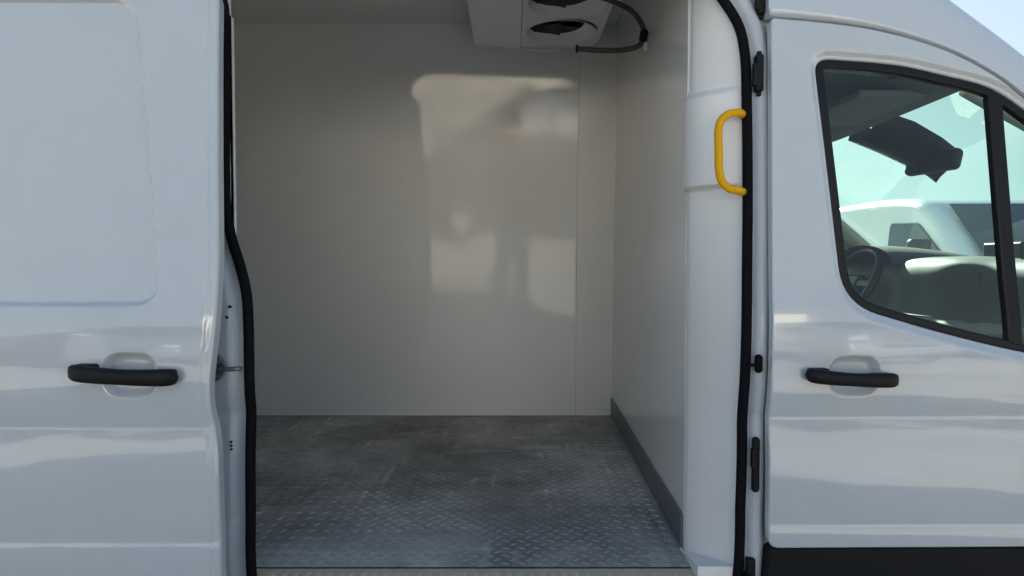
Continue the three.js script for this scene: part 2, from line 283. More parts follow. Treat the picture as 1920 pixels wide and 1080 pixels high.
// -------- roof, screen pillars and windscreen
const roofPts = [[-3.8, 2.66], [-3.4, 2.72], [-0.6, 2.75], [0.2, 2.70], [0.62, 2.49], [0.85, 2.315], [1.128, 2.088], [1.225, 2.012], [1.352, 1.907], [1.60, 1.71], [1.90, 1.475], [2.10, 1.315]];
const roofC = curve2(roofPts, false, 200), roofY = (x) => interp(roofC, x);
const seamX = curve2([[-3.8, 2.125], [0.55, 2.125], [0.585, 2.10], [0.60, 2.05], ...seam.slice(1), [2.05, 1.18]], false, 160), seamY = (x) => (x < 0.63 ? 2.238 : interp(seamC.concat([[2.1, 1.14]]), x) + 0.006);
const archY = (x, k) => { // section above the door seam: k 0..1 -> y, z
  const y0 = seamY(x), h = roofY(x) - y0, P = [[0, 0], [0.35, -0.016], [0.65, -0.042], [0.85, -0.085], [0.96, -0.135], [1.0, -0.20]], f = k * 5, i = Math.min(4, Math.floor(f)), t = f - i, s = clamp(h / 0.4, 0.62, 1.15);
  const c = (a) => { const p = P[clamp(a, 0, 5)]; return p; }, cr = (q) => { const a = c(i - 1)[q], b = c(i)[q], d = c(i + 1)[q], e = c(i + 2)[q]; return 0.5 * (2 * b + (d - a) * t + (2 * a - 5 * b + 4 * d - e) * t * t + (3 * b - a - 3 * d + e) * t * t * t); };
  return [y0 + h * cr(0), SIDE(y0) - 0.002 + noseIn(x) + s * cr(1)];
};
{
  const xs = []; for (let x = -3.78; x < 0.6; x += 0.12) xs.push(x); xs.push(0.6, 0.629, 0.6305); for (let x = 0.64; x < 2.1; x += 0.02) xs.push(x);
  const rail = (far) => loft(xs.map((x) => { const r = []; r.push([x, archY(x, 0)[0], archY(x, 0)[1] - 0.03]); for (let k = 0; k <= 24; k++) { const [y, z] = archY(x, k / 24); r.push([x, y, z]); } return far ? r.map((p) => [p[0], p[1], -2.06 - p[2]]).reverse() : r; }));
  const rs = add('roof', merge([rail(false), rail(true), loft(xs.filter((x) => x < 1.02).map((x) => { const [y, z] = archY(x, 1), r = []; for (let k = 0; k <= 20; k++) { const t = k / 20; r.push([x, y + 0.035 * Math.sin(Math.PI * t), z + (-2.06 - 2 * z) * t]); } return r; }))]), M.paintPlain, van, 'white raised roof with the sloping pillars beside the windscreen');
  const gl = []; for (let x = 1.0; x <= 2.101; x += 0.05) { const [y, z] = archY(x, 1), r = []; for (let k = 0; k <= 20; k++) { const t = k / 20, s = Math.sin(Math.PI * t); r.push([x + 0.16 * s, y + 0.028 * s, z + 0.004 + (-2.06 - 2 * z - 0.008) * t]); } gl.push(r); }
  add('windscreen', loft(gl), M.glass, van);
  // header trim behind the top of the windscreen
  const hd = []; for (let x = 0.66; x <= 1.215; x += 0.03) { const [y, z] = archY(x, 1), r = []; for (let k = 0; k <= 20; k++) { const t = k / 20, s = Math.sin(Math.PI * t); r.push([x + 0.05 * s, Math.min(1.985 - 0.10 * smooth(0.8, 1.21, x), y - 0.04) + 0.01 * s, -0.13 + (-2.06 + 0.26) * t]); } hd.push(r); }
  const hl = add('headliner', loft(hd), M.headliner, van);
  add('visor', box(0.20, 0.02, 0.42, 1.07, 1.90, -0.52, 0.008), std(rgb(0.16, 0.16, 0.155), 0.9), hl);
  add('reading_light', box(0.05, 0.012, 0.11, 1.10, 1.905, -1.0, 0.004), std(rgb(0.55, 0.55, 0.5), 0.4), hl);
}
// far side of the van with the far cab window
{
  const outer = polySD(roundPoly([[-3.75, 0.42], [2.0, 0.42], [2.0, 1.2], ...[...seamC].reverse().map((p) => [p[0], p[1]]), [0.6, 2.22], [-3.75, 2.23]]));
  add('side_body', sheet({ sd: (x, y) => Math.max(outer(x, y), -(sdWin(x, y) + 0.015), 0.44 - Math.hypot(x + 2.62, y - 0.34), 0.42 - Math.hypot(x - 2.35, y - 0.34)), box: [-3.76, 2.02, 0.41, 2.24], z: (x, y) => SIDE(y) + noseIn(x), cell: 0.025, r: 0.008, depth: 0.06, far: true }), M.paintPlain, van);
  add('side_window', sheet({ sd: (x, y) => sdWin(x, y) + 0.01, box: [0.7, 1.8, 1.15, 1.94], z: (x, y) => SIDE(y) + noseIn(x) - 0.02, cell: 0.03, r: 0.001, depth: 0, far: true }), M.glass, van);
  const bar = polySD([[1.162, 1.93], [1.198, 1.93], [1.232, 1.15], [1.196, 1.15]]);
  add('window_bar', sheet({ sd: (x, y) => Math.max(bar(x, y), sdWin(x, y) + 0.008), box: [1.1, 1.26, 1.15, 1.93], z: (x, y) => SIDE(y) - 0.012, cell: 0.012, r: 0.004, depth: 0.014, far: true }), M.blackFrame, van);
  add('door_card', sheet({ sd: (x, y) => Math.max(sdDoor(x, y) + 0.03, -(sdWin(x, y) + 0.0)), box: [0.6, 1.96, 0.72, 2.02], z: (x, y) => SIDE(y) + noseIn(x) - 0.08, cell: 0.02, r: 0.008, depth: 0.03, far: true }), M.darkTrim, van);
}
// nose, tail and running gear
{
  const fp = polySD(roundPoly([[1.96, 0.42, 0], [2.98, 0.42, 0.1], [2.98, 0.98, 0.12], [2.75, 1.10, 0.1], [2.02, 1.16, 0], [1.96, 1.1, 0]]));
  const fend = (far) => sheet({ sd: (x, y) => Math.max(fp(x, y), 0.42 - Math.hypot(x - 2.35, y - 0.34)), box: [1.95, 3, 0.41, 1.2], z: (x, y) => SIDE(y) + noseIn(x), cell: 0.025, r: 0.01, depth: 0.05, far });
  add('front_wing', fend(false), M.paintPlain, van); add('front_wing', fend(true), M.paintPlain, van);
  const hood = []; for (let i = 0; i <= 16; i++) { const t = i / 16, x = 2.04 + 0.95 * t, y = 1.30 - 0.20 * t - 0.16 * t ** 4, r = []; for (let k = 0; k <= 20; k++) { const u = k / 20, s = Math.sin(Math.PI * u); r.push([x + 0.14 * s * (0.4 + 0.6 * t), y - 0.10 * (1 - Math.pow(s, 0.35)), noseIn(x) - 0.02 + (-2.02 - 2 * noseIn(x)) * u]); } hood.push(r); }
  add('bonnet', loft(hood), M.paintPlain, van);
  add('bumper', bspan(2.86, 3.10, 0.36, 0.98, -1.86, -0.20, 0.09), M.cladding, van);
  add('rear_door', bspan(-3.82, -3.74, 0.45, 2.5, -1.99, -0.07, 0.03), M.paintPlain, van);
  add('underbody', bspan(-3.7, 2.8, 0.40, 0.52, -1.90, -0.12), M.cladding, van);
  const wheel = (x, z) => { const t = new THREE.TorusGeometry(0.25, 0.09, 14, 40); t.scale(1, 1, 1.2); t.translate(x, 0.34, z); const w = add('wheel', t, M.tyre, van); const d = new THREE.CylinderGeometry(0.19, 0.17, 0.16, 28); d.rotateX(Math.PI / 2); d.translate(x, 0.34, z); add('rim', d, M.steel, w); };
  for (const x of [-2.62, 2.35]) for (const z of [-0.16, -1.90]) wheel(x, z);
}
// cab interior
{
  const sec = curve2([[2.20, 1.27], [2.05, 1.375], [1.88, 1.425], [1.72, 1.437], [1.645, 1.420], [1.620, 1.375], [1.622, 1.31], [1.615, 1.26], [1.600, 1.215]], false, 40);
  const rowsD = []; for (let i = 0; i <= 60; i++) { const z = -0.115 - 1.83 * i / 60, e = Math.min(1, Math.min(i, 60 - i) / 5), k = Math.sqrt(1 - (1 - e) ** 2), c = Math.exp(-(((z + 1.0) / 0.24) ** 4)); rowsD.push(sec.map(([x, y]) => [x + 0.05 * (1 - k) - 0.045 * c * smooth(2.0, 1.62, x) + 0.012 * Math.sin(z * 9) * smooth(1.8, 1.62, x) * 0.4, y - 0.05 * (1 - k) + 0.012 * c, z])); }
  const dash = add('dashboard', loft(rowsD), std(rgb(0.042, 0.044, 0.046), 0.62), van, 'dark grey dashboard under the windscreen');
  const secL = [[1.60, 1.222], [1.565, 1.20], [1.555, 1.12], [1.60, 0.95], [1.66, 0.72], [1.72, 0.56]];
  add('lower_dash', loft([-0.12, -0.4, -0.75, -0.80, -1.2, -1.25, -1.94].map((z, i) => secL.map(([x, y]) => [x - ([3, 4].includes(i) ? 0.06 : 0), y, z]))), std(rgb(0.22, 0.215, 0.20), 0.7), dash);
  for (const z of [-0.42, -0.66]) add('dash_seam', bspan(1.70, 1.92, 1.434, 1.4395, z - 0.002, z + 0.002), M.blackFrame, dash);
  const hoodRows = []; for (let i = 0; i <= 14; i++) { const a = i / 14 * Math.PI; const r = []; for (let k = 0; k <= 8; k++) { const t = k / 8; r.push([1.58 + 0.40 * t, 1.42 + (0.085 - 0.04 * t * t) * Math.sin(a), -1.47 + 0.25 * Math.cos(a)]); } hoodRows.push(r); }
  add('instrument_hood', loft(hoodRows), M.darkTrim, dash);
  add('centre_display', box(0.04, 0.075, 0.20, 1.78, 1.462, -0.84, 0.012), M.blackFrame, dash);
  for (const z of [-0.30, -0.78, -1.18, -1.75]) add('air_vent', box(0.05, 0.06, 0.13, 1.632, 1.368, z, 0.02), M.blackFrame, dash);
  const w = new THREE.TorusGeometry(0.185, 0.017, 12, 48); const sw = add('steering_wheel', w, M.blackFrame, van); sw.position.set(1.53, 1.325, -1.47); sw.rotation.set(0, Math.PI / 2, 0); sw.rotateX(0.5);
  add('hub', merge([box(0.15, 0.11, 0.05, 0, 0, 0.01, 0.02), box(0.34, 0.035, 0.02, 0, 0.01, 0, 0.008), box(0.035, 0.17, 0.02, 0, -0.09, 0, 0.008)]), M.blackFrame, sw);
  // sensor housing and mirror at the top of the windscreen
  const house = loft([[1.30, 1.93, 0.10], [1.42, 1.885, 0.11], [1.53, 1.83, 0.095], [1.60, 1.79, 0.075], [1.61, 1.775, 0.01]].map(([x, y, hw]) => [[x, y + 0.03, -1.03 - hw], [x - 0.03, y - 0.05, -1.03 - hw * 0.8], [x - 0.04, y - 0.07, -1.03], [x - 0.03, y - 0.05, -1.03 + hw * 0.8], [x, y + 0.03, -1.03 + hw]]));
  house.translate(0.05, 0.025, 0.03); add('sensor_housing', house, M.plastic, van);
  const beige = std(rgb(0.42, 0.40, 0.35), 0.8);
  add('pillar_trim', tube([V(1.22, 1.90, -1.84), V(1.55, 1.70, -1.86), V(1.85, 1.46, -1.875), V(2.10, 1.25, -1.88)], 0.034, false, 40, 12), beige, van);
  add('pillar_trim', tube([V(1.22, 1.90, -0.22), V(1.55, 1.70, -0.20), V(1.85, 1.46, -0.185), V(2.10, 1.25, -0.18)], 0.034, false, 40, 12), beige, van);
  const mir = add('rear_view_mirror', merge([box(0.045, 0.080, 0.23, 0, 0, 0, 0.02), box(0.06, 0.02, 0.03, 0.03, 0.04, 0, 0.006)]), M.plastic, van); mir.position.set(1.575, 1.80, -0.95); mir.rotation.set(0, 0.25, -0.25);
  for (const z of [-0.52, -1.52]) {
    const s = add('cab_seat', bspan(0.80, 1.30, 0.86, 1.02, z - 0.25, z + 0.25, 0.06), M.darkTrim, van);
    const b = box(0.14, 0.62, 0.48, 0, 0.31, 0, 0.06); b.rotateZ(0.16); b.translate(0.82, 0.98, z); add('backrest', b, M.darkTrim, s);
    add('headrest', box(0.10, 0.2, 0.27, 0.70, 1.68, z, 0.045), M.darkTrim, s); add('seat_base', bspan(0.82, 1.25, 0.52, 0.87, z - 0.2, z + 0.2), M.darkTrim, s);
  }
  add('cab_floor', bspan(0.64, 2.0, 0.53, 0.56, -1.93, -0.13), M.darkTrim, van);
  // door mirror on the near side
  add('door_mirror', merge([box(0.13, 0.30, 0.24, 1.83, 1.42, 0.20, 0.05), box(0.06, 0.06, 0.16, 1.83, 1.30, 0.03, 0.02)]), M.plastic, van);
  add('door_mirror', merge([box(0.13, 0.30, 0.24, 1.83, 1.42, -2.26, 0.05), box(0.06, 0.06, 0.16, 1.83, 1.30, -2.09, 0.02)]), M.plastic, van);
}

// ---------------------------------------------------------------- cargo box
const FY = 0.632, CEIL = 2.575, ZB = -1.90;
const wallZ = (x, y) => ZB + Math.pow(Math.max(0, y - 0.62), 2) / 19 + wavy(x, y, 71, 0.00035);
{
  const seamXw = 0.330;
  add('cargo_wall', sheet({ sd: polySD([[-2.9, FY + 0.002], [seamXw - 0.0004, FY + 0.002], [seamXw - 0.0004, CEIL + 0.04], [-2.9, CEIL + 0.04]]), box: [-2.91, seamXw + 0.01, FY - 0.01, CEIL + 0.05], z: wallZ, cell: 0.016, r: 0.001, depth: 0.03 }), M.wall, van, 'glossy white wall panel facing the open door');
  add('cargo_wall', sheet({ sd: polySD([[seamXw + 0.0004, FY + 0.002], [0.56, FY + 0.002], [0.56, CEIL + 0.04], [seamXw + 0.0004, CEIL + 0.04]]), box: [seamXw - 0.01, 0.57, FY - 0.01, CEIL + 0.05], z: (x, y) => wallZ(x, y) + 0.0015, cell: 0.012, r: 0.001, depth: 0.03 }), M.wallSatin, van, 'narrow white wall panel beside the bulkhead');
  // bulkhead behind the cab
  const len = 1.655, bh = sheet({ sd: polySD([[0, FY], [len, FY], [len, CEIL + 0.03], [0, CEIL + 0.03]]), box: [-0.01, len + 0.01, FY - 0.01, CEIL + 0.05], z: (x, y) => wavy(x, y, 91, 0.0012), cell: 0.02, r: 0.002, depth: 0.08 });
  const bulk = add('bulkhead', bh, M.wallSatin, van, 'white bulkhead wall behind the cab');
  const dir = V(0.474 - 0.519, 0, -0.22 - ZB).normalize();   // from the far corner towards the door
  bulk.position.set(0.519, 0, ZB); bulk.rotation.y = Math.atan2(-dir.z, dir.x);
  const sk = prism([[0, FY + 0.002], [len, FY + 0.002], [len, FY + 0.095], [0, FY + 0.095]], 0.006, 0.001); sk.translate(0, 0, 0.0075);
  add('skirting', sk, std(rgb(0.17, 0.175, 0.185), 0.42, { metalness: 0.3 }), bulk, 'dark grey metal kick strip');
  add('cargo_ceiling', bspan(-2.9, 0.60, CEIL, CEIL + 0.05, -1.95, -0.12), M.ceiling, van);
  // inner lining of the near side: over the door, behind it and at the tail
  const lo = polySD([[-2.9, FY], [0.50, FY], [0.50, CEIL + 0.02], [-2.9, CEIL + 0.02]]), li = polySD(roundPoly([[-0.748, 0.5, 0], [0.56, 0.5, 0], [0.56, 2.22, 0.12], [-0.748, 2.22, 0.06]]));
  add('side_lining', sheet({ sd: (x, y) => Math.max(lo(x, y), -li(x, y)), box: [-2.91, 0.51, FY - 0.01, CEIL + 0.03], z: (x, y) => -0.19, cell: 0.02, r: 0.003, depth: 0.03 }), M.jamb, van);
  add('tail_lining', bspan(-2.96, -2.9, FY, CEIL + 0.02, -1.93, -0.14), M.wallSatin, van);
}
{ // jambs: white lining that turns from the seal to the inside
  const path = [...apertureL].reverse().slice(1);
  const yL = []; for (let y = 0.60; y <= 2.10; y += 0.02) yL.push(y);
  const xl = (y) => interp(path.map((p) => [p[1], p[0]]), y);
  add('door_jamb', loft(yL.map((y) => [[-0.748, y, -0.24], [-0.748, y, -0.205], [-0.745, y, -0.19], [Math.min(xl(y), -0.66) - 0.010, y, SIDE(y) - 0.056]])), M.jamb, van, 'white jamb along the rear edge of the opening');
  const pr = apertureR, xr = (y) => interp(pr.map((p) => [p[1], p[0]]), y);
  const rows = []; 
  for (let y = 0.634; y <= 2.19; y += (y > 1.58 && y < 1.90) ? 0.003 : 0.02) {
    const pad = smooth(1.612, 1.624, y) * (1 - smooth(1.852, 1.876, y)), up = smooth(1.872, 1.884, y), soft = 0.004 * (fbm(y * 6, 1.3, 5, 3) - 0.5);
    const x0 = 0.4735 - 0.012 * pad + 0.006 * up, zs = SIDE(y) - 0.056, xo = xr(y) + 0.003, r = [];
    r.push([x0 + 0.012, y, -0.26]); r.push([x0 + 0.001, y, -0.236]); r.push([x0, y, -0.225]);
    for (let k = 1; k <= 10; k++) { const t = k / 10; r.push([x0 + (xo - x0) * Math.pow(t, 1.25) - 0.012 * pad * Math.sin(Math.PI * Math.min(1, t * 1.15)) + soft * (1 - t), Math.max(y, 0.634 + 0.028 * t), -0.225 + (zs + 0.225) * t + (0.02 * pad + 0.006 * up) * Math.sin(Math.PI * t)]); }
    rows.push(r);
  }
  add('door_jamb', loft(rows), M.jamb, van, 'white padded jamb with a thicker block behind the yellow handle');
  const foot = bspan(0.466, 0.600, 0.590, 0.634, -0.250, -0.066); { const p = foot.attributes.position; for (let i = 0; i < p.count; i++) if (p.getY(i) > 0.62) p.setY(i, 0.6345 + 0.028 * clamp((p.getZ(i) + 0.23) / 0.164, 0, 1)); foot.computeVertexNormals(); }
  add('jamb_foot', foot, M.jamb, van);
  const gp = [[0.588, 1.792], [0.560, 1.793], [0.533, 1.789], [0.516, 1.775], [0.5085, 1.750], [0.508, 1.70], [0.508, 1.652], [0.514, 1.624], [0.531, 1.606], [0.556, 1.600], [0.588, 1.599]].map(([x, y], i, l) => V(x, y, SIDE(y) - 0.025 - 0.045 * Math.max(0, (x - 0.560) / 0.028)));
  add('grab_handle', tube(gp, 0.0098, false, 120, 16), M.yellow, van, 'yellow tube grab handle on the door jamb');
}
// cargo floor of chequer plate
const floorTex = texture(1024, (u, v) => {
  const a = fbm(u * 5, v * 5, 13, 6, 5), b = fbm(u * 11, v * 11, 43, 5, 11), c = fbm(u * 40, v * 40, 77, 3, 40), st = smooth(0.52, 0.66, fbm(u * 3 + 0.7, v * 3 + 0.3, 57, 6, 3));
  let d = 0.70 + 0.18 * (a - 0.5) * 2 + 0.12 * (b - 0.5) * 2 + 0.06 * (c - 0.5) * 2; d *= 1 - 0.18 * st * (0.6 + 0.6 * b); const sc = vnoise(u * 60 + 3 * a, v * 9 + 2 * b, 311, 0), s2 = vnoise(u * 13 + 2 * b, v * 90 + 4 * a, 317, 0); d += 0.10 * smooth(0.80, 0.96, sc) + 0.08 * smooth(0.82, 0.97, s2) - 0.10 * smooth(0.70, 0.9, fbm(u * 60, v * 60, 331, 3, 60));
  return [d, d * 0.99, d * 0.965];
}, 2.0);
const floorRough = texture(512, (u, v) => 0.52 + 0.35 * fbm(u * 9, v * 9, 131, 5, 9), 1.3, false);
M.floor = std(rgb(0.86, 0.87, 0.88), 1, { map: floorTex, roughnessMap: floorRough, metalness: 0.15 });
M.tread = std(rgb(1, 1, 1), 0.42, { map: floorTex, metalness: 0.45 });
{
  const fl = new THREE.PlaneGeometry(3.42, 1.77, 60, 30); fl.rotateX(-Math.PI / 2); fl.translate(-1.19, FY, -1.015);
  const p = fl.attributes.position, uv = fl.attributes.uv; for (let i = 0; i < p.count; i++) uv.setXY(i, p.getX(i), p.getZ(i));
  const slab = bspan(-2.9, 0.56, FY - 0.03, FY - 0.004, -1.93, -0.132);
  const floor = add('cargo_floor', fl, M.floor, van, 'scuffed dark grey chequer plate floor');
  add('floor_board', slab, M.darkTrim, floor);
  // raised lozenges
  const boss = (() => { const n = 10, pos = [0, 0.0030, 0], idx = []; const ring = (s, y) => { for (let i = 0; i < n; i++) { const a = i / n * 2 * Math.PI, c = Math.cos(a), q = Math.sin(a); pos.push(c * 0.0145 * s, y, q * 0.0042 * s * (1 - 0.35 * c * c)); } }; ring(0.62, 0.0026); ring(1, 0); for (let i = 0; i < n; i++) { const j = (i + 1) % n; idx.push(0, 1 + j, 1 + i, 1 + i, 1 + j, 1 + n + j, 1 + i, 1 + n + j, 1 + n + i); } const g = new THREE.BufferGeometry(); g.setAttribute('position', new THREE.Float32BufferAttribute(pos, 3)); g.setIndex(idx); g.computeVertexNormals(); return g; })();
  const spots = [], px = 0.0425, pz = 0.0245;
  for (let j = 0; j < 71; j++) for (let i = 0; i < 46; i++) {
    const z = -0.150 - j * pz, x = 0.505 - 0.012 - (i + (j % 2) * 0.5) * px + 0.018 * 0; if (z < -1.885 || x < -1.42) continue;
    const right = 0.519 + (0.474 - 0.519) * (z - ZB) / (-0.22 - ZB) - 0.02; if (x > right) continue;
    const d = 1.62 - z; if (x < -0.40 * d - 0.12) continue;
    spots.push([x, z, (j % 2 ? 1 : -1) * 0.62 + 0.12, d]);
  }
  spots.sort((a, b) => a[3] - b[3]);
  const uvOf = (g, x, z) => { const q = g.attributes.position, u = []; for (let i = 0; i < q.count; i++) u.push(q.getX(i) + x, q.getZ(i) + z); g.setAttribute('uv', new THREE.Float32BufferAttribute(u, 2)); return g; };
  const rest = [];
  const shared = [0.62 + 0.12, -0.62 + 0.12].map((a) => uvOf(boss.clone().rotateY(a), 0.13, 0.2));
  spots.forEach(([x, z, a], k) => {
    if (k < 300) { const m = add('tread_lozenge', shared[a > 0 ? 0 : 1], M.tread, floor); m.position.set(x, FY, z); }
    else { const g = boss.clone().rotateY(a); uvOf(g, x, z); g.translate(x, FY, z); rest.push(g); }
  });
  add('tread_lozenges', mergeGeometries(rest), M.tread, floor).userData.kind = 'stuff';
}
{ // tan step plate in the doorway, with slanting ribs
  const tan = std(rgb(0.82, 0.69, 0.50), 0.5, { map: texture(256, (u, v) => { const d = 0.8 + 0.2 * fbm(u * 20, v * 20, 3, 4, 20); return [d, d, d]; }, 0.5) });
  const st = add('step_plate', bspan(-0.69, 0.60, 0.60, 0.6295, -0.1295, -0.012, 0.003), tan, van, 'tan ribbed step plate along the door sill');
  const rib = bspan(-0.034, 0.034, -0.0005, 0.0022, -0.0035, 0.0035, 0.001); 
  for (let i = 0; i < 42; i++) { const m = add('rib', rib, tan, st); m.position.set(-0.62 + i * 0.0285, 0.6300, -0.072); m.rotation.y = 1.0; }
}

// ---------------------------------------------------------------- evaporator under the cargo ceiling and its drain hose
{
  const ev = thing('evaporator_unit', 'white ceiling cooling unit with two round black fans above the cargo space', 'cooling unit');
  const white = phys(rgb(0.84, 0.83, 0.81), 0.45, { clearcoat: 0.3, clearcoatRoughness: 0.3 });
  const X0 = 0.040, X1 = 0.388, YB = 2.405, Z0 = -1.56, Z1 = -0.55;
  const c = new THREE.CatmullRomCurve3([V(0, 0, 0), V(0, 0, 0)]);
  // plain sloping side cover
  const cov = prism([[-0.175, CEIL - 0.003], [-0.172, 2.43], [X0 - 0.002, YB + 0.002], [X0 - 0.002, CEIL - 0.003]], Z1 - Z0, 0.006); cov.translate(0, 0, Z1);
  add('side_cover', cov, white, ev);
  // fan housing: floor plate with round openings, walls around
  const circ = (x, z, r) => { const l = []; for (let i = 0; i < 40; i++) { const a = i / 40 * 2 * Math.PI; l.push([x + r * Math.cos(a), z + r * Math.sin(a)]); } return l; };
  const fz = [-1.335, -1.012], fx = 0.213, FR = 0.150;
  const plate = prism(roundPoly([[X0, -Z0 * 0 + Z0, 0], [X1, Z0, 0.12], [X1, Z1, 0.06], [X0, Z1, 0]], 12), 0.012, 0.003, fz.map((z) => circ(fx, z, FR).reverse()));
  plate.rotateX(Math.PI / 2); plate.translate(0, YB + 0.012, 0);
  // prism lies in x-y: after the turn its y runs along +z and its thickness downwards
  add('fan_plate', plate, white, ev);
  const wallPoly = roundPoly([[X0, Z0, 0], [X1, Z0, 0.12], [X1, Z1, 0.06], [X0, Z1, 0]], 12);
  const rimRows = [[YB + 0.01, 0], [CEIL - 0.003, 0]].map(([y]) => [...wallPoly, wallPoly[0]].map(([x, z]) => [x, y, z]));
  add('housing', loft(rimRows), white, ev);
  for (const z of fz) {
    const cone = new THREE.CylinderGeometry(FR * 0.82, FR, 0.034, 40, 1, true); { const p = cone.attributes.position; for (let i = 0; i < p.count; i++) if (p.getY(i) > 0) { p.setX(i, p.getX(i) - 0.030); p.setZ(i, p.getZ(i) + 0.012); } cone.computeVertexNormals(); } cone.translate(fx, YB + 0.020, z); const f = add('fan', cone, white, ev);
    const back = new THREE.CylinderGeometry(FR * 0.83, FR * 0.83, 0.006, 40); back.translate(fx - 0.030, YB + 0.040, z + 0.012); add('fan_back', back, M.plastic, f);
    const hub = new THREE.CylinderGeometry(0.040, 0.045, 0.016, 24); hub.translate(fx - 0.030, YB + 0.030, z + 0.012); add('hub', hub, M.plastic, f);
    for (let k = 0; k < 5; k++) { const b = box(0.066, 0.003, 0.056, 0.070, 0, 0, 0.001); b.rotateX(0.2); b.rotateY(k / 5 * 2 * Math.PI + 0.3); b.translate(fx - 0.030, YB + 0.029, z + 0.012); add('blade', b, M.plastic, f); }
  }
  const lip = bspan(X0 + 0.005, X0 + 0.18, YB - 0.009, YB - 0.0005, Z0 + 0.002, Z0 + 0.016, 0.002); add('drip_lip', lip, white, ev);
  const hp = [[0.17, 2.425, -0.86], [0.235, 2.405, -0.855], [0.309, 2.375, -0.85], [0.372, 2.352, -0.85], [0.425, 2.325, -0.85], [0.460, 2.283, -0.85], [0.4735, 2.236, -0.85], [0.456, 2.203, -0.85], [0.405, 2.187, -0.85], [0.328, 2.184, -0.85], [0.232, 2.190, -0.85]].map((p) => V(...p));
  const hoseC = new THREE.CatmullRomCurve3(hp, false, 'centripetal');
  const h = thing('drain_hose', 'bent brown corrugated hose hanging from the cooling unit by the bulkhead', 'hose');
  const hm = std(rgb(0.055, 0.042, 0.032), 0.55);
  const rings = []; const NH = 150; const fr = hoseC.computeFrenetFrames(NH, false);
  for (let i = 0; i <= NH; i++) { const p = hoseC.getPointAt(i / NH), rr = 0.0094 + 0.0005 * Math.sin(i * 1.57), row = []; for (let k = 0; k <= 14; k++) { const a = k / 14 * 2 * Math.PI; const q = p.clone().addScaledVector(fr.normals[i], rr * Math.cos(a)).addScaledVector(fr.binormals[i], rr * Math.sin(a)); row.push([q.x, q.y, q.z]); } rings.push(row); }
  add('tube', loft(rings), hm, h);
  const end = new THREE.TorusGeometry(0.0115, 0.0035, 10, 24); end.rotateY(Math.PI / 2); end.translate(0.232, 2.190, -0.85); add('end_ring', end, M.plastic, h);
  add('connector', (() => { const g = new THREE.CapsuleGeometry(0.0155, 0.022, 6, 14); g.rotateZ(-0.15); g.translate(0.4705, 2.234, -0.85); return g; })(), M.plastic, h);
  add('clip', box(0.012, 0.034, 0.016, 0.4775, 2.196, -0.85, 0.003), std(rgb(0.6, 0.6, 0.57), 0.5), h);
}

// ---------------------------------------------------------------- ground
const groundTex = texture(1024, (u, v) => { const a = fbm(u * 7, v * 7, 201, 6, 7), b = fbm(u * 90, v * 90, 203, 2, 90), c = fbm(u * 3, v * 3, 207, 5, 3); let d = 0.75 + 0.12 * (a - 0.5) * 2 + 0.14 * (b - 0.5) * 2 - 0.10 * smooth(0.55, 0.7, c); return [d, d * 0.965, d * 0.90]; }, 3.7);
{
  const g = new THREE.PlaneGeometry(600, 600, 1, 1); g.rotateX(-Math.PI / 2); const p = g.attributes.position, uv = g.attributes.uv; for (let i = 0; i < p.count; i++) uv.setXY(i, p.getX(i), p.getZ(i));
  const m = add('ground', g, std(rgb(0.82, 0.82, 0.82), 0.95, { map: groundTex })); m.userData.kind = 'structure'; m.userData.label = 'pale dusty gravel ground of the car yard';
}

